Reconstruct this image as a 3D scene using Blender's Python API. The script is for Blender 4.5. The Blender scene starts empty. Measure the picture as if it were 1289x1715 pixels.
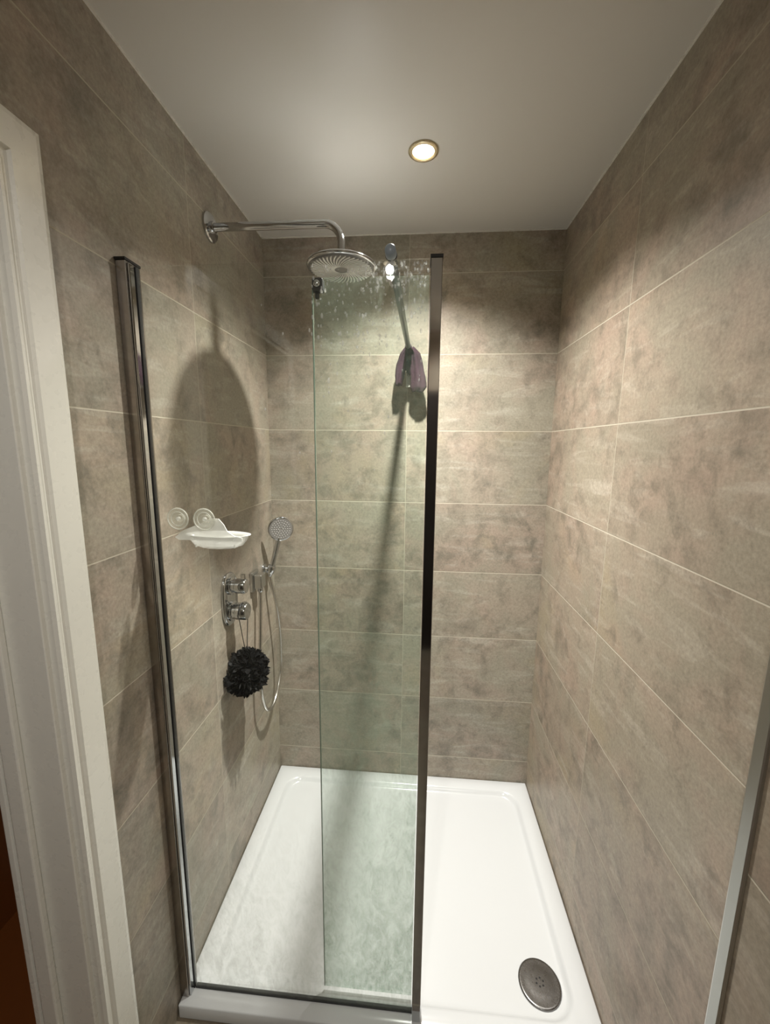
import bpy, bmesh, math, random
from mathutils import Vector, Matrix, noise
import numpy as np
PI = math.pi
C = bpy.context.scene.collection
SC = bpy.context.scene

# ------------------------------------------------------------------ camera
def cam_axes(yaw, pitch, roll):
    f = np.array([-math.sin(yaw)*math.cos(pitch), math.cos(yaw)*math.cos(pitch), math.sin(pitch)])
    r = np.cross(f, [0, 0, 1]); r /= np.linalg.norm(r); u = np.cross(r, f)
    c, s = math.cos(roll), math.sin(roll)
    return c*r+s*u, -s*r+c*u, f
r_, u_, f_ = cam_axes(0.0794649, -0.1611911, 0.0097313)
cd = bpy.data.cameras.new('camera'); cam = bpy.data.objects.new('camera', cd); C.objects.link(cam)
cam.matrix_world = Matrix(((r_[0], u_[0], -f_[0], 0.6345), (r_[1], u_[1], -f_[1], -1.702),
                           (r_[2], u_[2], -f_[2], 1.4338), (0, 0, 0, 1)))
cd.sensor_fit = 'HORIZONTAL'; cd.sensor_width = 36.0; cd.lens = 674.02/1289*36; cd.clip_start = 0.01
SC.camera = cam

# ------------------------------------------------------------------ world, exposure, lamps
w = bpy.data.worlds.new('world'); SC.world = w; w.use_nodes = True
w.node_tree.nodes['Background'].inputs[0].default_value = (0.02, 0.02, 0.02, 1)
SC.view_settings.view_transform = 'Standard'; SC.view_settings.look = 'None'
SC.view_settings.gamma = 1; SC.view_settings.use_curve_mapping = False
SC.view_settings.exposure = 0.18
SHOWER_LAMP_POS = (0.631, -0.437, 2.244)
SHOWER_LAMP_W, SHOWER_LAMP_COL = 78.0, (1.0, 0.965, 0.90)
SHOWER_BEAM_W, SHOWER_BEAM_CONE = 135.0, 80
SHOWER_LAMP_CONE, SHOWER_LAMP_BLEND = 132, 0.80
ROOM_LAMPS = [((0.49, -1.89, 2.244), 23.0), ((0.95, -2.60, 2.244), 22.0)]  # second one is an added fill lamp, out of view, lifting the door lining
ROOM_LAMP_COL = (1.0, 0.965, 0.91)

# ------------------------------------------------------------------ helpers
def link(o, parent=None):
    C.objects.link(o)
    if parent: o.parent = parent
    return o
def obj(name, bm, mat, parent=None, smooth=False, bevel=0, seg=2, mods=None):
    me = bpy.data.meshes.new(name); bmesh.ops.recalc_face_normals(bm, faces=bm.faces[:]); bm.to_mesh(me); bm.free()
    o = bpy.data.objects.new(name, me); me.materials.append(mat)
    if smooth:
        for p in me.polygons: p.use_smooth = True
    if bevel:
        m = o.modifiers.new('b', 'BEVEL'); m.width = bevel; m.segments = seg; m.limit_method = 'ANGLE'; m.angle_limit = math.radians(40)
        m.harden_normals = False
    link(o, parent)
    if parent: o.matrix_parent_inverse = Matrix.Translation(-parent.location)
    return o
def thing(name, label, cat, loc, group=None):
    o = bpy.data.objects.new(name, None); o.empty_display_size = .05; C.objects.link(o); o.location = loc
    o['label'] = label; o['category'] = cat
    if group: o['group'] = group
    return o
def tag(o, label, cat):
    o['label'] = label; o['category'] = cat; return o
def struct(name, bm, mat, parent=None, **k):
    o = obj(name, bm, mat, parent, **k)
    if not parent: o['kind'] = 'structure'
    return o
def box(bm, a, b):
    x0, y0, z0 = a; x1, y1, z1 = b
    v = [bm.verts.new(p) for p in ((x0,y0,z0),(x1,y0,z0),(x1,y1,z0),(x0,y1,z0),(x0,y0,z1),(x1,y0,z1),(x1,y1,z1),(x0,y1,z1))]
    for f in ((0,3,2,1),(4,5,6,7),(0,1,5,4),(1,2,6,5),(2,3,7,6),(3,0,4,7)): bm.faces.new([v[i] for i in f])
    return bm
def bx(a, b): return box(bmesh.new(), a, b)
def frame_of(d):
    d = Vector(d).normalized(); a = Vector((0, 0, 1)) if abs(d.z) < .9 else Vector((1, 0, 0))
    s = d.cross(a).normalized(); return s, s.cross(d).normalized(), d
def lathe(bm, o, d, prof, n=40, caps=True):
    """revolve (radius, height) pairs about axis d through o"""
    s, t, d = frame_of(d); o = Vector(o); rings = []
    for r, h in prof:
        if r < 1e-6: rings.append([bm.verts.new(o+d*h)])
        else: rings.append([bm.verts.new(o+d*h+(s*math.cos(2*PI*i/n)+t*math.sin(2*PI*i/n))*r) for i in range(n)])
    for a, b in zip(rings, rings[1:]):
        for i in range(n):
            j = (i+1) % n
            if len(a) == 1 and len(b) == 1: continue
            if len(a) == 1: bm.faces.new((a[0], b[i], b[j]))
            elif len(b) == 1: bm.faces.new((a[i], a[j], b[0]))
            else: bm.faces.new((a[i], a[j], b[j], b[i]))
    if caps:
        if len(rings[0]) > 1: bm.faces.new(rings[0])
        if len(rings[-1]) > 1: bm.faces.new(rings[-1])
    return bm
def smooth_pts(pts, k=8):
    P = [Vector(p) for p in pts]; P = [P[0]*2-P[1]]+P+[P[-1]*2-P[-2]]; out = []
    for i in range(1, len(P)-2):
        for j in range(k):
            t = j/k; a, b, c, d = P[i-1:i+3]
            out.append(.5*((2*b)+(c-a)*t+(2*a-5*b+4*c-d)*t*t+(3*b-3*c+d-a)*t**3))
    out.append(P[-2]); return out
def tube(bm, pts, r, n=16, caps=True, ridge=0):
    pts = [Vector(p) for p in pts]; rings = []; up = None
    for i, p in enumerate(pts):
        d = (pts[min(i+1, len(pts)-1)]-pts[max(i-1, 0)]).normalized()
        if up is None: up = frame_of(d)[0]
        up = (up-d*up.dot(d)).normalized(); t = up.cross(d)
        rr = (r[i] if isinstance(r, (list, tuple)) else r)*(1+(ridge if i % 2 else 0))
        rings.append([bm.verts.new(p+(up*math.cos(2*PI*k/n)+t*math.sin(2*PI*k/n))*rr) for k in range(n)])
    for a, b in zip(rings, rings[1:]):
        for k in range(n): j = (k+1) % n; bm.faces.new((a[k], a[j], b[j], b[k]))
    if caps: bm.faces.new(rings[0]); bm.faces.new(rings[-1])
    return bm

# ------------------------------------------------------------------ materials
def M(name): 
    m = bpy.data.materials.new(name); m.use_nodes = True
    return m, m.node_tree, m.node_tree.nodes['Principled BSDF']
def simple(name, col, rough=.5, metal=0, spec=.5, bump=0, bscale=60, **k):
    m, nt, b = M(name)
    b.inputs['Base Color'].default_value = (*col, 1); b.inputs['Roughness'].default_value = rough
    b.inputs['Metallic'].default_value = metal; b.inputs['Specular IOR Level'].default_value = spec
    for kk, v in k.items(): b.inputs[kk.replace('_', ' ')].default_value = v
    N, L = nt.nodes, nt.links
    geo = N.new('ShaderNodeNewGeometry'); n = N.new('ShaderNodeTexNoise'); n.inputs['Scale'].default_value = bscale
    L.new(geo.outputs['Position'], n.inputs['Vector'])
    mx = N.new('ShaderNodeMix'); mx.data_type = 'RGBA'; mx.inputs['Factor'].default_value = .5
    rr = N.new('ShaderNodeMapRange'); rr.inputs[3].default_value = rough*.85; rr.inputs[4].default_value = min(1, rough*1.15)
    L.new(n.outputs['Fac'], rr.inputs[0]); L.new(rr.outputs[0], b.inputs['Roughness'])
    if bump:
        bp = N.new('ShaderNodeBump'); bp.inputs['Strength'].default_value = bump; bp.inputs['Distance'].default_value = .002
        L.new(n.outputs['Fac'], bp.inputs['Height']); L.new(bp.outputs[0], b.inputs['Normal'])
    return m
def noise_node(nt, vec, scale, detail=4, rough=.55, dist=0):
    n = nt.nodes.new('ShaderNodeTexNoise'); n.inputs['Scale'].default_value = scale; n.inputs['Detail'].default_value = detail
    n.inputs['Roughness'].default_value = rough; n.inputs['Distortion'].default_value = dist
    nt.links.new(vec, n.inputs['Vector']); return n.outputs['Fac']
def math_node(nt, op, a, b=None, c=None, clamp=False):
    n = nt.nodes.new('ShaderNodeMath'); n.operation = op; n.use_clamp = clamp
    for i, v in enumerate((a, b, c)):
        if v is None: continue
        if isinstance(v, (int, float)): n.inputs[i].default_value = v
        else: nt.links.new(v, n.inputs[i])
    return n.outputs[0]
def maprange(nt, v, a, b, c, d):
    n = nt.nodes.new('ShaderNodeMapRange'); nt.links.new(v, n.inputs[0])
    for i, k in enumerate((a, b, c, d)): n.inputs[i+1].default_value = k
    return n.outputs[0]
def mixc(nt, f, a, b, mode='MIX'):
    n = nt.nodes.new('ShaderNodeMix'); n.data_type = 'RGBA'; n.blend_type = mode
    for s, v in ((n.inputs[0], f), (n.inputs[6], a), (n.inputs[7], b)):
        if isinstance(v, (int, float)): s.default_value = v
        elif isinstance(v, tuple): s.default_value = (*v, 1)
        else: nt.links.new(v, s)
    return n.outputs[2]
def tile_material(name, axis, u0, w=.6, z0=0, h=.3, tint=(1, 1, 1), grout=.0022, grout_col=(.50, .46, .37)):
    m, nt, b = M(name); N, L = nt.nodes, nt.links
    geo = N.new('ShaderNodeNewGeometry'); sx = N.new('ShaderNodeSeparateXYZ'); L.new(geo.outputs['Position'], sx.inputs[0])
    u = math_node(nt, 'DIVIDE', math_node(nt, 'SUBTRACT', sx.outputs[axis[0]], u0), w)
    v = math_node(nt, 'DIVIDE', math_node(nt, 'SUBTRACT', sx.outputs[axis[1]], z0), h)
    fu, fv = math_node(nt, 'FLOOR', u), math_node(nt, 'FLOOR', v)
    # distance to the nearest joint, metres
    du = math_node(nt, 'MULTIPLY', math_node(nt, 'PINGPONG', u, .5), w)
    dv = math_node(nt, 'MULTIPLY', math_node(nt, 'PINGPONG', v, .5), h)
    d = math_node(nt, 'MINIMUM', math_node(nt, 'ADD', du, .0006), dv)
    g = maprange(nt, d, grout*.5, grout*.5+.0008, 1, 0)
    cmb = N.new('ShaderNodeCombineXYZ'); L.new(fu, cmb.inputs[0]); L.new(fv, cmb.inputs[1]); cmb.inputs[2].default_value = u0*7.3
    wn = N.new('ShaderNodeTexWhiteNoise'); wn.noise_dimensions = '3D'; L.new(cmb.outputs[0], wn.inputs['Vector'])
    sc = N.new('ShaderNodeVectorMath'); sc.operation = 'SCALE'; L.new(wn.outputs['Color'], sc.inputs[0]); sc.inputs['Scale'].default_value = 30
    ad = N.new('ShaderNodeVectorMath'); ad.operation = 'ADD'; L.new(sc.outputs[0], ad.inputs[0]); L.new(geo.outputs['Position'], ad.inputs[1])
    P = ad.outputs[0]
    n1 = noise_node(nt, P, 3.2, 5, .62, .6); n2 = noise_node(nt, P, 14, 5, .65, .4); n3 = noise_node(nt, P, 130, 4, .7)
    st = N.new('ShaderNodeMapping'); st.inputs['Scale'].default_value = (1, 1, 5) if axis[1] == 2 else (1, 5, 1)
    L.new(P, st.inputs[0]); n4 = noise_node(nt, st.outputs[0], 5, 5, .6, .8)
    T = lambda *c: tuple(a*b for a, b in zip(c, tint))
    base, warm, ochre, pale, dark = T(.315, .292, .232), T(.365, .300, .242), T(.375, .325, .215), T(.50, .475, .41), T(.185, .170, .135)
    n5 = noise_node(nt, P, 1.9, 4, .6, .8)
    c = mixc(nt, maprange(nt, n1, .40, .62, 0, 1), base, warm)
    c = mixc(nt, maprange(nt, n5, .55, .72, 0, .6), c, ochre)
    c = mixc(nt, maprange(nt, n4, .52, .76, 0, .62), c, pale)
    c = mixc(nt, maprange(nt, math_node(nt, 'MULTIPLY', n2, math_node(nt, 'ADD', n1, .5)), .48, .74, 0, .85), c, dark)
    n6 = noise_node(nt, P, 55, 4, .75, .3)
    c = mixc(nt, math_node(nt, 'MULTIPLY', maprange(nt, n6, .54, .70, 0, 1), maprange(nt, n2, .40, .62, 0, .60)), c, dark)
    fine = maprange(nt, n3, .32, .70, .82, 1.16)
    cc = N.new('ShaderNodeCombineColor'); [L.new(fine, cc.inputs[i]) for i in range(3)]
    c = mixc(nt, 1.0, c, cc.outputs[0], 'MULTIPLY')
    tv = maprange(nt, wn.outputs['Value'], 0, 1, .93, 1.06)
    ct = N.new('ShaderNodeCombineColor'); [L.new(tv, ct.inputs[i]) for i in range(3)]
    c = mixc(nt, 1.0, c, ct.outputs[0], 'MULTIPLY')
    c = mixc(nt, g, c, grout_col)
    L.new(c, b.inputs['Base Color'])
    ro = mixc(nt, g, (.42,)*3, (.85,)*3); L.new(ro, b.inputs['Roughness']); b.inputs['Specular IOR Level'].default_value = .4
    hgt = math_node(nt, 'ADD', math_node(nt, 'MULTIPLY', g, -1.0), math_node(nt, 'MULTIPLY', n3, .12))
    bp = N.new('ShaderNodeBump'); bp.inputs['Strength'].default_value = .35; bp.inputs['Distance'].default_value = .0012
    L.new(hgt, bp.inputs['Height']); L.new(bp.outputs[0], b.inputs['Normal'])
    return m
def glass_material(name, tint, scum, seed, low=None, density=(.52, .8), col=(.62, .68, .62)):
    """thin clear glass: transparent + fresnel mirror, with limescale drawn by noise"""
    m = bpy.data.materials.new(name); m.use_nodes = True; nt = m.node_tree; N, L = nt.nodes, nt.links; N.clear()
    out = N.new('ShaderNodeOutputMaterial'); tr = N.new('ShaderNodeBsdfTransparent'); tr.inputs[0].default_value = (*tint, 1)
    gl = N.new('ShaderNodeBsdfGlossy'); gl.inputs['Roughness'].default_value = .012
    lw = N.new('ShaderNodeLayerWeight'); lw.inputs[0].default_value = .5
    fres = math_node(nt, 'MULTIPLY_ADD', math_node(nt, 'POWER', lw.outputs['Facing'], 4.5), .9, .035)
    mx = N.new('ShaderNodeMixShader'); L.new(fres, mx.inputs[0]); L.new(tr.outputs[0], mx.inputs[1]); L.new(gl.outputs[0], mx.inputs[2])
    df = N.new('ShaderNodeBsdfDiffuse'); df.inputs[0].default_value = (*col, 1)
    tl = N.new('ShaderNodeBsdfTranslucent'); tl.inputs[0].default_value = (*col, 1)
    dt = N.new('ShaderNodeMixShader'); dt.inputs[0].default_value = .5; L.new(df.outputs[0], dt.inputs[1]); L.new(tl.outputs[0], dt.inputs[2])
    geo = N.new('ShaderNodeNewGeometry'); mp = N.new('ShaderNodeMapping'); mp.inputs['Location'].default_value = (seed, seed, seed); mp.inputs['Scale'].default_value = (1, 1, .45)
    L.new(geo.outputs['Position'], mp.inputs[0])
    n1 = noise_node(nt, mp.outputs[0], 4, 5, .6, .5); n2 = noise_node(nt, mp.outputs[0], 40, 5, .7, 1.5); n3 = noise_node(nt, mp.outputs[0], 160, 3, .7)
    a = math_node(nt, 'MULTIPLY', maprange(nt, n1, .35, .65, .35, 1), maprange(nt, n2, *density, .25, 1))
    a = math_node(nt, 'MULTIPLY', a, maprange(nt, n3, .3, .7, .6, 1.2))
    sx = N.new('ShaderNodeSeparateXYZ'); L.new(geo.outputs['Position'], sx.inputs[0])
    if low:   # limescale collects where the spray hits: (z_top, z_bottom, weight at top, weight at bottom)
        a = math_node(nt, 'MULTIPLY', a, maprange(nt, sx.outputs[2], low[0], low[1], low[2], low[3]))
    a = math_node(nt, 'MULTIPLY', a, scum, clamp=True)
    m2 = N.new('ShaderNodeMixShader'); L.new(a, m2.inputs[0]); L.new(mx.outputs[0], m2.inputs[1]); L.new(dt.outputs[0], m2.inputs[2])
    L.new(m2.outputs[0], out.inputs[0]); return m
def emissive(name, col, s):
    m, nt, b = M(name); b.inputs['Base Color'].default_value = (*col, 1)
    b.inputs['Emission Color'].default_value = (*col, 1); b.inputs['Emission Strength'].default_value = s; return m

Z0 = 0.0
m_back = tile_material('tile_back', (0, 2), .5855)
m_left = tile_material('tile_left', (1, 2), -.546)
m_right = tile_material('tile_right', (1, 2), -.5457, tint=(1.03, .98, .95))
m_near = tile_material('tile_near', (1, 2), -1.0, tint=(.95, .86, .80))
m_floor = tile_material('tile_floor', (0, 1), .3, w=.6, z0=-.9, h=.6, tint=(.6, .55, .5))
m_ceil = simple('ceiling_paint', (.68, .665, .62), .38, spec=.35, bump=.03, bscale=20)
m_plaster = simple('plaster', (.55, .52, .47), .6)
m_white = simple('white_gloss_paint', (.74, .73, .67), .28, bump=.08, bscale=45)
m_acryl = simple('white_stone_resin', (.63, .65, .66), .16, spec=.55)
m_chrome = simple('chrome', (.57, .585, .60), .07, metal=1)
m_chrome_d = simple('chrome_brushed_dark', (.40, .37, .34), .22, metal=1)
m_chrome_s = simple('satin_chrome', (.55, .55, .53), .3, metal=1)
m_black = simple('black_rubber', (.012, .012, .012), .45)
m_dkcap = simple('dark_cap', (.022, .020, .018), .55, spec=.2)
m_hole = simple('dark_hole', (.006, .006, .006), .7)
m_nozzle = simple('silicone_nozzle', (.85, .85, .82), .45)
m_sface = simple('shower_face_grey', (.16, .16, .155), .35, metal=.2)
m_glass = glass_material('clear_glass', (.985, .995, .985), .10, 1.7, low=(.55, -.1, .12, 3.2), density=(.42, .66))
m_glass2 = glass_material('limescaled_glass', (.962, .990, .970), .30, 9.1, low=(1.05, 0.0, .16, 2.4), density=(.40, .70), col=(.50, .68, .56))
m_edge = simple('glass_edge_green', (.20, .27, .22), .15, spec=.8)
m_puff = simple('black_net', (.006, .006, .006), .6, spec=.18, bump=.4, bscale=300)
m_purple = simple('purple_microfibre', (.030, .007, .019), .9, bump=.8, bscale=260)
m_plum = simple('dark_plum_pad', (.022, .010, .020), .9, bump=.6, bscale=260)
m_pole = simple('grey_pole', (.17, .18, .17), .35)
m_grip = simple('pale_blue_grip', (.30, .36, .42), .3)
m_wood = simple('orange_brown_wood', (.18, .055, .012), .35, bump=.2, bscale=25)
m_dark = simple('added_panel_dark', (.02, .014, .012), .35)  # for the slab added only as a dark reflection in the upright
m_cplastic, _nt, _b = M('clear_plastic')
_b.inputs['Base Color'].default_value = (.93, .93, .90, 1); _b.inputs['Roughness'].default_value = .12; _b.inputs['Alpha'].default_value = .58
_b.inputs['Specular IOR Level'].default_value = 1.0
m_cup, _nt, _b = M('suction_plastic')
_b.inputs['Base Color'].default_value = (.80, .79, .68, 1); _b.inputs['Roughness'].default_value = .1; _b.inputs['Alpha'].default_value = .30
_b.inputs['Specular IOR Level'].default_value = 1.0
m_drop, _nt, _b = M('water')
_b.inputs['Base Color'].default_value = (.95, .97, .95, 1); _b.inputs['Roughness'].default_value = .03; _b.inputs['Alpha'].default_value = .42; _b.inputs['Specular IOR Level'].default_value = 1.0

# ------------------------------------------------------------------ room shell
W = 1.17; H = 2.244; FL = -.150; TRAY = -.108; YN = -3.0; WN = 1.066; YJ = -1.215
struct('wall_back', bx((-.1, 0, FL-.1), (W+.1, .1, H+.1)), m_back)
bm = bmesh.new()
D0, D1, DZ = -1.090, -1.88, 1.855      # doorway in the left wall
box(bm, (-.115, D0, FL-.1), (0, .0, H+.1)); box(bm, (-.115, YN, FL-.1), (0, D1, H+.1)); box(bm, (-.115, D1, DZ), (0, D0, H+.1))
struct('wall_left', bm, m_left)
struct('wall_right', bx((W, YJ, FL-.1), (W+.1, 0, H+.1)), m_right)
struct('wall_right_near', bx((WN, YN, FL-.1), (WN+.2, YJ, H+.1)), m_near)
struct('wall_front', bx((-.1, YN-.1, FL-.1), (WN+.1, YN, H+.1)), m_near)
struct('ceiling', bx((-.13, YN, H), (W+.1, .1, H+.1)), m_ceil)
struct('floor', bx((-.13, YN, FL-.05), (W+.1, .1, FL)), m_floor)
# pale sealant bead in the ceiling and tray angles
bm = bmesh.new(); r = .0035
box(bm, (0, -r, H-r), (W, 0, H)); box(bm, (0, YJ, H-r), (r, 0, H)); box(bm, (W-r, YJ, H-r), (W, 0, H))
struct('trim_1', bm, m_white)
# hallway beyond the doorway
bm = bmesh.new(); box(bm, (-.75, -2.3, FL-.1), (-.70, -.5, H)); struct('wall_hall', bm, m_wood)
bm = bmesh.new(); box(bm, (-.70, -2.3, FL-.1), (-.13, -.5, FL)); struct('floor_hall', bm, m_wood)
bm = bmesh.new(); box(bm, (-.75, -.55, FL), (-.13, -.5, H)); box(bm, (-.75, -2.3, FL), (-.13, -2.25, H)); struct('wall_hall_end', bm, m_plaster)
struct('ceiling_hall', bx((-.75, -2.3, H), (-.13, -.5, H+.05)), m_plaster)

# door_1 : white frame of the doorway in the left wall
def door_frame():
    root = thing('door_1', 'white painted door frame at the left edge, opening into a dark hall', 'door frame', (0, D0, FL))
    root['kind'] = 'structure'
    ye = -1.014; zt = 1.924
    bm = bmesh.new()        # architrave: moulded profile swept up, across and down with mitred corners
    prof = [(0, .0), (0, .012), (.004, .019), (.012, .021), (.058, .021), (.061, .016), (.064, .0145), (.070, .0145), (.073, .018), (.078, .018), (.081, .012), (.081, .0)]
    y2 = D1-(ye-D0)          # mirrored side
    path = [((ye, FL), (-1, 0)), ((ye, zt), (-1, -1)), ((y2, zt), (1, -1)), ((y2, FL), (1, 0))]
    rings = [[bm.verts.new((h, y+sx*s, z+sz*s)) for s, h in prof] for (y, z), (sx, sz) in path]
    for a, b in zip(rings, rings[1:]):
        for i in range(len(prof)-1): bm.faces.new((a[i], a[i+1], b[i+1], b[i]))
        bm.faces.new((a[-1], a[0], b[0], b[-1]))
    obj('architrave', bm, m_white, root)
    yi = D0-.014
    bm = bmesh.new(); box(bm, (-.115, yi, FL), (.0, D0, DZ)); box(bm, (-.115, D1, FL), (.0, D1+.014, DZ)); box(bm, (-.115, D1, DZ-.014), (.0, D0, DZ))
    obj('door_lining', bm, m_white, root, bevel=.002)
    bm = bmesh.new(); box(bm, (-.100, yi-.013, FL), (-.068, yi, DZ-.014)); box(bm, (-.100, D1+.014, FL), (-.068, D1+.027, DZ-.014)); box(bm, (-.100, D1+.014, DZ-.027), (-.068, yi, DZ-.014))
    obj('door_stop', bm, m_white, root, bevel=.003)
    bm = bmesh.new(); box(bm, (-.130, yi-.004, FL), (-.115, D0+.06, DZ+.06)); obj('rear_architrave', bm, m_white, root, bevel=.003)
door_frame()
# added_dark_panel : unseen dark slab added behind the viewpoint for the chrome upright to reflect
bm = bx((.18, YN, FL), (.94, YN+.035, 1.83)); d2 = struct('added_dark_panel', bm, m_dark)

# steel edge trim where the right wall steps in
tr = tag(obj('edge_trim', bx((WN-.004, -1.233, FL), (WN+.02, YJ+.003, H)), m_chrome_s, bevel=.003), 'tall satin metal edge trim on the right wall, nearest the viewer', 'trim')

# ------------------------------------------------------------------ shower tray
def rounded(cx0, cy0, cx1, cy1, r, n=10):
    P = []
    for (cx, cy, a0) in ((cx1-r, cy1-r, 0), (cx0+r, cy1-r, 90), (cx0+r, cy0+r, 180), (cx1-r, cy0+r, 270)):
        for i in range(n+1):
            a = math.radians(a0+90*i/n); P.append((cx+r*math.cos(a), cy+r*math.sin(a)))
    return P
def tray():
    bm = bmesh.new(); x0, x1, y0, y1 = .003, W-.003, -.865, -.003
    n = 10; outer = rounded(x0, y0, x1, y1, .004, n)
    loops = [(outer, FL+.001), (outer, TRAY-.003)]
    o2 = rounded(x0+.003, y0+.003, x1-.003, y1-.003, .004, n); loops.append((o2, TRAY))
    a = .052
    for k, (d, z) in enumerate(((a, TRAY), (a+.004, TRAY-.0015), (a+.010, TRAY-.007), (a+.016, TRAY-.0145), (a+.022, TRAY-.0170), (a+.032, TRAY-.0178))):
        loops.append((rounded(x0+d, y0+d, x1-d, y1-d, .075-max(0, d-a)*.6, n), z))
    R_ = []
    for P, z in loops: R_.append([bm.verts.new((x, y, z)) for x, y in P])
    N = len(outer)
    for A, B in zip(R_, R_[1:]):
        for i in range(N): j = (i+1) % N; bm.faces.new((A[i], A[j], B[j], B[i]))
    c = bm.verts.new((1.027, -.719, TRAY-.019))
    for i in range(N): bm.faces.new((R_[-1][i], R_[-1][(i+1) % N], c))
    o = obj('shower_tray', bm, m_acryl, smooth=True)
    m = o.modifiers.new('e', 'EDGE_SPLIT'); m.split_angle = math.radians(50)
    tag(o, 'low white rectangular shower tray filling the alcove floor', 'shower tray'); return o
tray()
def drain():
    root = thing('shower_drain', 'round grey chrome waste cover set in the near right corner of the white tray', 'drain', (1.027, -.719, TRAY-.020))
    bm = bmesh.new(); z = TRAY-.0188
    lathe(bm, (1.027, -.719, z), (0, 0, 1), [(.060, 0), (.0605, .003), (.058, .0055), (.054, .006), (.050, .0056), (.035, .0072), (.018, .0078), (0, .0078)], 56, caps=False)
    obj('drain_cover', bm, m_chrome_s2, root, smooth=True)
    for i in range(6):
        a = 2*PI*i/6+.3
        bm = bmesh.new(); lathe(bm, (1.027+.0105*math.cos(a), -.719+.0105*math.sin(a), z+.0074), (0, 0, 1), [(.0026, 0), (.0026, .0008)], 14)
        obj('drain_hole', bm, m_hole, root)
m_chrome_s2 = simple('worn_chrome', (.22, .215, .21), .28, metal=1, bump=.1, bscale=120)
drain()

# ------------------------------------------------------------------ shower screen
GZ = 1.806; GB = -.1025; GY = -.82
def screen():
    root = thing('shower_screen', 'clear glass shower screen with chrome uprights, on the near edge of the white tray', 'shower screen', (.33, GY, TRAY))
    # wall profile
    wc = obj('wall_profile', bx((.001, -.846, TRAY), (.0235, -.800, GZ+.004)), m_chrome_d, root, bevel=.0015)
    obj('profile_cap', bx((.0005, -.848, GZ+.004), (.0245, -.799, GZ+.009)), m_dkcap, wc)
    obj('glazing_bead', bx((.0237, -.842, TRAY), (.0290, -.826, GZ)), m_chrome, root, bevel=.002)
    obj('glazing_seal', bx((.0237, -.8255, TRAY), (.0312, -.8155, GZ-.002)), m_black, root)
    bm = bx((.0327, GY-.003, GB), (.650, GY+.003, GZ)); obj('glass_pane', bm, m_glass, root)
    obj('bottom_seal', bx((.0327, GY-.005, TRAY), (.652, GY+.005, GB)), m_black, root)
    # upright with caps
    po = obj('upright', bx((.6515, -.841, TRAY), (.6745, -.795, GZ-.006)), m_chrome, root, bevel=.0012)
    obj('upright_cap', bx((.6505, -.842, GZ-.006), (.6755, -.794, GZ)), m_dkcap, po)
    # inner narrow pane, hinged to the upright
    ip = obj('inner_pane', bx((.402, -.789, TRAY+.002), (.650, -.784, 1.788)), m_glass2, root)
    obj('polished_edge', bx((.3995, -.7893, TRAY+.002), (.4018, -.7837, 1.770)), m_edge, ip)
    # small pivot clamp on the top corner of the inner pane
    bm = bmesh.new(); box(bm, (.402, -.800, 1.760), (.425, -.776, 1.785)); cl = obj('pivot_clamp', bm, m_dkcap, root, bevel=.003)
    bm = bmesh.new(); lathe(bm, (.4135, -.800, 1.772), (0, -1, 0), [(.007, 0), (.007, .004), (.005, .006), (0, .006)], 20); obj('clamp_screw', bm, m_chrome, cl, smooth=True)
    bm = bmesh.new(); lathe(bm, (.411, -.788, 1.760), (0, 0, -1), [(.0045, 0), (.0045, .012), (.003, .014), (0, .014)], 16); obj('pivot_pin', bm, m_dkcap, cl, smooth=True)
    # drops of water sprayed over the top of the panes
    random.seed(5); bm = bmesh.new()
    for k in range(420):
        x = random.uniform(.40, .648) if k % 3 else random.uniform(.52, .648)
        z = GZ-.006-abs(random.gauss(0, .10)) if k % 3 else GZ-.004-random.random()*.05
        if k % 29 == 0: x = random.uniform(.30, .645); z = random.uniform(1.3, 1.75)
        r = random.uniform(.0008, .0026)*(1.4 if random.random() < .1 else 1); el = random.uniform(1, 2.4)
        y = GY-.003
        v = []
        for ri, hh in ((1, 0), (.75, .35), (0, .55)):
            if ri: v.append([bm.verts.new((x+r*ri*math.cos(2*PI*i/8), y-r*hh, z+r*el*ri*math.sin(2*PI*i/8))) for i in range(8)])
            else: v.append([bm.verts.new((x, y-r*hh, z))])
        for i in range(8):
            j = (i+1) % 8; bm.faces.new((v[0][i], v[0][j], v[1][j], v[1][i])); bm.faces.new((v[1][i], v[1][j], v[2][0]))
    o = obj('water_droplets', bm, m_drop, root, smooth=True); o['kind'] = 'stuff'
screen()

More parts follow.
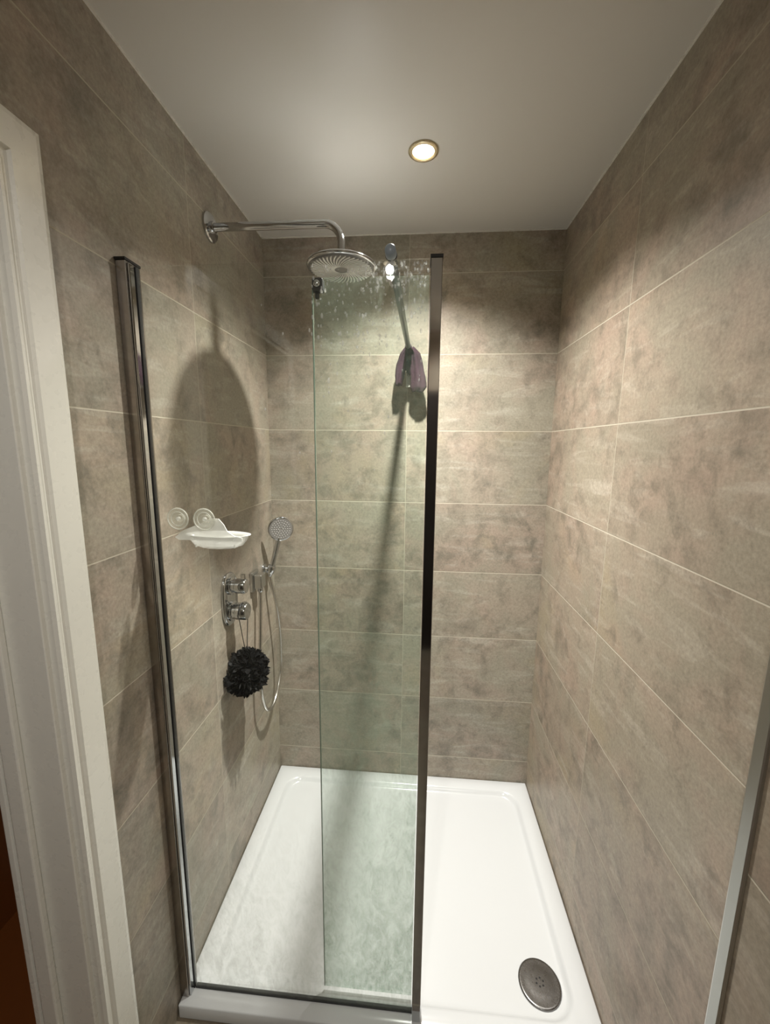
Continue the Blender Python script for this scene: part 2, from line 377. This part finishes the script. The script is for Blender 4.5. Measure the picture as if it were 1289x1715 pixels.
# ------------------------------------------------------------------ overhead shower
def rain_shower():
    cx, cy, cz = .398, -.433, 1.955
    root = thing('overhead_shower', 'chrome rain shower with round head on a long arm high on the left wall', 'shower head', (0, cy, 2.071))
    bm = bmesh.new(); lathe(bm, (.001, cy, 2.071), (1, 0, 0), [(.040, 0), (.040, .006), (.037, .009), (.016, .011), (.0155, .018), (.013, .019)], 40); obj('wall_flange', bm, m_chrome, root, smooth=True, bevel=0).modifiers.new('e', 'EDGE_SPLIT').split_angle = .6
    pts = [(.012, cy, 2.071), (.12, cy, 2.071), (.25, cy, 2.071)]+[(.348+.05*math.sin(a), cy, 2.021+.05*math.cos(a)) for a in [PI/2*i/8 for i in range(9)]]+[(cx, cy, 2.00), (cx, cy, 1.985)]
    bm = tube(bmesh.new(), pts, .0115, 20); obj('arm', bm, m_chrome, root, smooth=True)
    bm = bmesh.new(); lathe(bm, (cx, cy, 1.965), (0, 0, 1), [(.022, 0), (.021, .010), (.016, .016), (.015, .026), (.012, .028)], 32); obj('swivel_joint', bm, m_chrome, root, smooth=True)
    bm = bmesh.new(); lathe(bm, (cx, cy, 1.950), (0, 0, 1), [(.094, -.001), (.100, 0), (.102, .004), (.100, .009), (.090, .012), (.05, .016), (.022, .019), (0, .019)], 64, caps=False); hd = obj('head', bm, m_chrome, root, smooth=True)
    bm = bmesh.new(); lathe(bm, (cx, cy, 1.946), (0, 0, 1), [(0, 0), (.088, 0), (.096, .0025), (.0965, .004)], 64, caps=False); fc = obj('spray_face', bm, m_sface, hd, smooth=True)
    bm = bmesh.new()           # curved raised rows of pale silicone nozzles
    for k in range(44):
        P = []
        for j in range(9):
            rr = .020+j*.0087; a = 2*PI*k/44+j*.055
            P.append((cx+rr*math.cos(a), cy+rr*math.sin(a), 1.9455))
        tube(bm, P, [.0010+.00018*j for j in range(9)], 6)
    o = obj('spray_nozzles', bm, m_nozzle, hd, smooth=True); o['kind'] = 'stuff'
rain_shower()

# ------------------------------------------------------------------ concealed valve
def valve():
    y0 = -.438
    root = thing('shower_valve', 'chrome concealed mixer with two round controls on the left wall', 'shower valve', (0, y0, .915))
    bm = bmesh.new(); n = 40; hw, hh = .052, .092
    P = []
    for i in range(48):          # upright rounded plate
        a = 2*PI*i/48; c, s = math.cos(a), math.sin(a); e = 2/2.6
        P.append((hw*math.copysign(abs(c)**e, c), hh*math.copysign(abs(s)**e, s)))
    R_ = [[bm.verts.new((x, y0+p*k, .915+q*k)) for p, q in P] for k, x in ((1, .001), (1, .007), (.97, .010), (.93, .011))]
    for A, B in zip(R_, R_[1:]):
        for i in range(48): j = (i+1) % 48; bm.faces.new((A[i], A[j], B[j], B[i]))
    bm.faces.new(R_[-1]); bm.faces.new(R_[0])
    obj('face_plate', bm, m_chrome, root, smooth=True).modifiers.new('e', 'EDGE_SPLIT').split_angle = .7
    for z, rr in ((.962, .0265), (.872, .0305)):
        bm = bmesh.new(); lathe(bm, (.011, y0, z), (1, 0, 0), [(rr+.004, 0), (rr+.004, .006), (rr-.003, .009), (rr-.004, .022)], 32)
        c_ = obj('control_collar', bm, m_chrome, root, smooth=True); c_.modifiers.new('e', 'EDGE_SPLIT').split_angle = .7
        bm = bmesh.new(); lathe(bm, (.030, y0, z), (1, 0, 0), [(rr-.003, 0), (rr-.001, .002), (rr-.001, .032), (rr-.004, .036), (0, .037)], 32)
        k_ = obj('control_knob', bm, m_chrome, root, smooth=True); k_.modifiers.new('e', 'EDGE_SPLIT').split_angle = .7
        bm = bmesh.new(); box(bm, (.048, y0-.004, z+rr-.003), (.064, y0+.004, z+rr+.016 if z > .9 else z+rr+.004)); obj('lever', bm, m_chrome, k_, bevel=.002)
valve()

# ------------------------------------------------------------------ bath puff
def puff():
    random.seed(11); cx, cy, cz = .058, -.440, .652
    root = thing('bath_puff', 'black ruffled net bath puff hanging by a cord from the lower shower control', 'bath puff', (cx, cy, cz))
    bm = bmesh.new()
    lathe(bm, (cx, cy, cz), (0, 0, 1), [(0, -.055), (.03, -.048), (.048, -.025), (.052, 0), (.044, .03), (.025, .05), (0, .058)], 24, caps=False)
    for k in range(120):
        d = Vector((random.gauss(0, 1), random.gauss(0, 1), random.gauss(0, 1))).normalized()
        s, t, d = frame_of(d); sc_ = Vector((.95, 1.0, 1.32)) if d.z > 0 else Vector((1.22, 1.30, 1.12))
        lump = 1+.22*noise.noise(d*2.3+Vector((4, 1, 7)))
        base = Vector((cx, cy-.010*(1 if d.z < 0 else 0), cz))+Vector((d.x*sc_.x, d.y*sc_.y, d.z*sc_.z))*.040*lump
        n = 28; ph = random.random()*6; wv = random.choice((3, 4, 5, 6)); R0 = random.uniform(.012, .028)
        tw = (s*random.uniform(-.5, .5)+t*random.uniform(-.5, .5))
        rows = []
        for q, (ra, hh) in enumerate(((.15, 0), (.55, .009), (1.0, .016))):
            rows.append([bm.verts.new(base+tw*hh+(s*math.cos(2*PI*i/n)+t*math.sin(2*PI*i/n))*R0*ra*(1+.25*math.sin(wv*2*2*PI*i/n+ph)*q/2)
                         + d*(hh+.011*(q/2)*math.sin(wv*2*PI*i/n+ph)+random.uniform(-.0015, .0015)*q)) for i in range(n)])
        for A, B in zip(rows, rows[1:]):
            for i in range(n): j = (i+1) % n; bm.faces.new((A[i], A[j], B[j], B[i]))
    o = obj('net_ruffles', bm, m_puff, root)
    m = o.modifiers.new('s', 'SOLIDIFY'); m.thickness = .0008
    bm = bmesh.new(); zk = .872
    lp = [(.042+.002*q, -.438-.0315*math.sin(a), zk+.0315*math.cos(a)) for q, a in enumerate([math.radians(t) for t in (150, 110, 70, 30, 0, -30, -70, -110, -150)])]
    P = smooth_pts([(cx, cy-.003, cz+.055), (.050, -.446, .76)]+lp+[(.058, -.436, .76), (cx+.001, cy+.003, cz+.055)], 6)
    tube(bm, P, .0014, 8); obj('hanging_cord', bm, m_black, root, smooth=True)
puff()

# ------------------------------------------------------------------ hand shower, bracket, hose, outlet
def hand_shower():
    hy = -.12
    ho = thing('shower_bracket', 'small chrome wall bracket holding the hand shower, left wall near the corner', 'bracket', (0, hy, .925))
    bm = bmesh.new(); lathe(bm, (.001, hy, .922), (1, 0, 0), [(.022, 0), (.022, .005), (.019, .007), (.010, .009), (.010, .024)], 28); obj('wall_plate', bm, m_chrome, ho, smooth=True).modifiers.new('e', 'EDGE_SPLIT').split_angle = .7
    dx = Vector((.35, 0, 1)).normalized()
    bm = bmesh.new(); lathe(bm, Vector((.033, hy, .922))-dx*.018, dx, [(.0135, 0), (.0160, .003), (.0165, .033), (.0145, .036)], 28); obj('cradle', bm, m_chrome, ho, smooth=True).modifiers.new('e', 'EDGE_SPLIT').split_angle = .7
    root = thing('hand_shower', 'slim chrome hand shower with round flat head held by the wall bracket', 'hand shower', (.03, hy, .90))
    hc = Vector((.084, hy-.012, 1.098)); b0 = Vector((.0255, hy, .893)); 
    P = smooth_pts([b0, (.035, hy, .925), (.050, hy, .980), (.064, hy-.002, 1.030), (.072, hy-.005, 1.062)], 6)
    bm = tube(bmesh.new(), P, [.0085+.0035*(i/len(P)) for i in range(len(P))], 18); obj('handle', bm, m_chrome, root, smooth=True)
    d = Vector((.42, -.90, -.12)).normalized()
    bm = bmesh.new(); lathe(bm, hc-d*.010, d, [(0, -.004), (.030, -.002), (.049, .004), (.052, .009), (.050, .013), (.046, .0135)], 48, caps=False); h = obj('head', bm, m_chrome, root, smooth=True)
    bm = bmesh.new(); lathe(bm, hc-d*.010, d, [(.046, .0135), (.0, .0125)], 48, caps=False); f = obj('spray_face', bm, m_sface2, h)
    bm = bmesh.new(); s, t, d = frame_of(d)
    for j in range(1, 5):
        for k in range(j*6):
            a = 2*PI*k/(j*6); lathe(bm, hc+d*.003+(s*math.cos(a)+t*math.sin(a))*.009*j, d, [(.0013, 0), (.0009, .0016), (0, .0018)], 6, caps=False)
    o = obj('spray_nozzles', bm, m_nozzle, h); o['kind'] = 'stuff'
    # outlet elbow
    oy = -.235
    ou = thing('hose_outlet', 'square chrome hose outlet on the left wall beside the mixer', 'wall outlet', (0, oy, .915))
    obj('outlet_plate', bx((.001, oy-.030, .872), (.014, oy+.030, .950)), m_chrome_s, ou, bevel=.003)
    bm = bx((.014, oy-.022, .885), (.045, oy+.022, .940)); obj('outlet_body', bm, m_chrome_s, ou, bevel=.004)
    bm = bmesh.new(); lathe(bm, (.030, oy, .8855), (0, 0, -1), [(.010, 0), (.011, .002), (.011, .016), (.008, .020)], 24); obj('hose_nut', bm, m_chrome, ou, smooth=True)
    # hose
    P = smooth_pts([(.030, oy, .870), (.029, oy-.004, .80), (.030, oy-.020, .68), (.033, oy-.042, .58), (.037, oy-.050, .49), (.040, oy-.044, .43), (.042, oy-.014, .368), (.043, oy+.040, .342),
                    (.044, oy+.098, .366), (.045, oy+.150, .44), (.046, hy+.045, .52), (.046, hy+.040, .64), (.042, hy+.020, .76), (.032, hy+.004, .85), (.0255, hy, .893)], 14)
    bm = tube(bmesh.new(), P, .0065, 12, ridge=.10); tag(obj('shower_hose', bm, m_hose, smooth=True), 'looped ribbed chrome hose between the hand shower and the wall outlet', 'hose')
m_sface2 = simple('hand_shower_face', (.22, .21, .20), .45)
m_hose = simple('hose_chrome', (.66, .65, .62), .25, metal=1)
hand_shower()

# ------------------------------------------------------------------ soap dish stuck on the glass
def soap_dish():
    root = thing('soap_dish', 'clear plastic soap dish held by two suction cups on the inside of the glass', 'soap dish', (.155, -.79, 1.20))
    yb = GY+.0032
    # oval bowl
    bm = bmesh.new(); cx, cy = .155, -.780; n = 56
    prof = [(.0, 1.186), (.55, 1.187), (.80, 1.194), (.93, 1.206), (1.0, 1.217), (1.06, 1.2185), (1.06, 1.2205), (.99, 1.220), (.90, 1.209), (.77, 1.198), (.5, 1.191), (0, 1.190)]
    R_ = []
    for k, z in prof:
        if k == 0: R_.append([bm.verts.new((cx, cy, z))])
        else: R_.append([bm.verts.new((cx+.076*k*math.cos(2*PI*i/n), cy+.034*k*math.sin(2*PI*i/n), z)) for i in range(n)])
    for A, B in zip(R_, R_[1:]):
        for i in range(n):
            j = (i+1) % n
            if len(A) == 1: bm.faces.new((A[0], B[i], B[j]))
            elif len(B) == 1: bm.faces.new((A[i], A[j], B[0]))
            else: bm.faces.new((A[i], A[j], B[j], B[i]))
    bw = obj('bowl', bm, m_cplastic, root, smooth=True)
    for k in range(5):          # soap ribs in the bowl
        bm = bx((.105+k*.024, -.800, 1.190), (.109+k*.024, -.760, 1.199)); obj('rib', bm, m_cplastic, bw, bevel=.0015)
    # back plate carrying the cups
    bm = bmesh.new(); sh = [(.060, 1.215), (.080, 1.232), (.100, 1.240), (.125, 1.250), (.150, 1.262), (.170, 1.262), (.182, 1.248), (.190, 1.232), (.205, 1.222), (.225, 1.217), (.225, 1.209), (.070, 1.209)]
    A = [bm.verts.new((x, yb+.012, z)) for x, z in sh]; B = [bm.verts.new((x, yb+.015, z)) for x, z in sh]
    bm.faces.new(A); bm.faces.new(B)
    for i in range(len(sh)): j = (i+1) % len(sh); bm.faces.new((A[i], A[j], B[j], B[i]))
    obj('back_plate', bm, m_cplastic, root)
    for x in (.077, .141):
        bm = bmesh.new(); lathe(bm, (x, yb, 1.262), (0, 1, 0), [(.0, .0005), (.018, .0005), (.0265, .0), (.0270, .0012), (.022, .004), (.014, .007), (.0085, .009), (.007, .011), (.009, .014), (.009, .019), (0, .020)], 40, caps=False)
        cu = obj('suction_cup', bm, m_cup, root, smooth=True)
        bm = bmesh.new()
        for rr in (.0245, .0165):
            tube(bm, [(x+rr*math.cos(2*PI*i/36), yb+.0015, 1.262+rr*math.sin(2*PI*i/36)) for i in range(37)], .0009, 6, caps=False)
        lathe(bm, (x, yb+.0005, 1.262), (0, 1, 0), [(.0045, 0), (.0045, .006), (0, .006)], 16)
        obj('cup_ring', bm, m_cplastic, cu, smooth=True)
soap_dish()

# ------------------------------------------------------------------ long handled mop resting over the glass
def mop():
    A = Vector((.571, -.836, 1.842)); B = Vector((.590, -.105, 1.800))
    # the pole lies on the top edge of the pane
    gy = GY; t = (gy-A.y)/(B.y-A.y); zc = A.z+(B.z-A.z)*t; A.z += GZ+.0105-zc
    root = thing('cleaning_mop', 'grey pole over the glass top ending in a purple mop head by the back wall', 'mop', B)
    bm = tube(bmesh.new(), [A+(B-A)*.07, A+(B-A)*.5, B], .0095, 18); obj('pole', bm, m_pole, root, smooth=True)
    d = (B-A).normalized()
    bm = bmesh.new(); lathe(bm, A-d*.005, d, [(0, 0), (.009, .001), (.0110, .003), (.0115, .022), (.0110, .024)], 28); g = obj('pole_grip', bm, m_grip, root, smooth=True)
    bm = bmesh.new(); lathe(bm, A+d*.018, d, [(.0118, 0), (.0122, .001), (.0122, .006), (.0112, .007)], 28); obj('grip_band', bm, m_black, g, smooth=True)
    # swivel socket
    bm = tube(bmesh.new(), [B-d*.03, B, B+Vector((0, .018, -.012)), B+Vector((.002, .024, -.04))], [.012, .0125, .012, .010], 18); obj('socket', bm, m_plum, root, smooth=True)
    # two folded cloth lobes hanging like an open tulip
    def lobe(name, pts, mat, seed):
        """pts: (x, z, half width, half depth)"""
        random.seed(seed); bm = bmesh.new(); rows = []; n = 28
        P = []
        for i in range(len(pts)-1):
            for j in range(5):
                t = j/5; P.append([pts[i][k]*(1-t)+pts[i+1][k]*t for k in range(5)])
        P.append(list(pts[-1])); ph = random.random()*6
        for i, (x, z, hw, hd, y) in enumerate(P):
            row = []
            for k in range(n):
                a = 2*PI*k/n; f = 1+.14*math.sin(5*a+ph+i*.12)+.07*math.sin(9*a+i*.5)
                row.append(bm.verts.new((x+hw*f*math.cos(a), y+hd*f*math.sin(a), z+.003*math.sin(3*a+ph))))
            rows.append(row)
        for a, b in zip(rows, rows[1:]):
            for k in range(n): j = (k+1) % n; bm.faces.new((a[k], a[j], b[j], b[k]))
        bm.faces.new(rows[0]); bm.faces.new(rows[-1])
        return obj(name, bm, mat, root, smooth=True)
    Y = -.060
    lobe('cloth_lobe', [(.588, 1.808, .010, .012, Y-.025), (.577, 1.785, .020, .018, Y-.01), (.563, 1.750, .020, .020, Y), (.555, 1.710, .017, .018, Y), (.553, 1.672, .012, .014, Y)], m_purple, 2)
    lobe('cloth_lobe', [(.596, 1.808, .012, .012, Y-.025), (.610, 1.785, .022, .018, Y-.01), (.620, 1.745, .024, .022, Y), (.629, 1.700, .027, .022, Y), (.632, 1.662, .028, .020, Y), (.630, 1.648, .020, .014, Y)], m_purple, 3)
    lobe('cloth_lobe', [(.592, 1.812, .008, .010, Y-.02), (.592, 1.780, .020, .014, Y), (.592, 1.745, .016, .014, Y), (.593, 1.712, .006, .008, Y)], m_plum, 4)
    bm = bx((.581, -.040, 1.668), (.604, -.036, 1.735)); obj('clip_plate', bm, m_white, root, bevel=.002)
mop()

# ------------------------------------------------------------------ ceiling lamps
def downlight(pos, watts, col, label, size=None, blend=.5, strength=60, beam=None):
    x, y, z = pos
    root = thing('ceiling_downlight', label, 'downlight', pos)
    bm = bmesh.new(); lathe(bm, (x, y, z-.0005), (0, 0, -1), [(.030, 0), (.042, 0), (.0425, .002), (.040, .0045), (.033, .006), (.030, .004)], 48, caps=False); obj('bezel', bm, m_bezel, root, smooth=True)
    bm = bmesh.new(); lathe(bm, (x, y, z-.0015), (0, 0, -1), [(.030, 0), (.024, .0012), (0, .0016)], 40, caps=False); obj('lens', bm, emissive('lamp_lens', (1, .86, .62), strength), root, smooth=True)
    ld = bpy.data.lights.new('lamp', 'SPOT'); ld.energy = watts; ld.color = col; ld.shadow_soft_size = .018
    ld.spot_size = math.radians(size or 150); ld.spot_blend = blend
    lo = bpy.data.objects.new('lamp', ld); link(lo, root); lo.location = (0, 0, -.026)
    if beam:                     # the reflector's bright central beam
        lb = bpy.data.lights.new('lamp_beam', 'SPOT'); lb.energy = beam[0]; lb.color = col; lb.shadow_soft_size = .018
        lb.spot_size = math.radians(beam[1]); lb.spot_blend = 1
        lo = bpy.data.objects.new('lamp_beam', lb); link(lo, root); lo.location = (0, 0, -.026)
m_bezel = simple('brass_bezel', (.72, .62, .42), .25, metal=.8)
downlight(SHOWER_LAMP_POS, SHOWER_LAMP_W, SHOWER_LAMP_COL, 'lit recessed round ceiling spotlight with a brass ring above the shower', SHOWER_LAMP_CONE, SHOWER_LAMP_BLEND, beam=(SHOWER_BEAM_W, SHOWER_BEAM_CONE))
for (p_, w_), lab in zip(ROOM_LAMPS, ('recessed round ceiling spotlight over the room floor, before the shower', 'added unseen fill lamp behind the viewpoint, brightening the door lining')):
    downlight(p_, w_, ROOM_LAMP_COL, lab, 158, .6, 6)
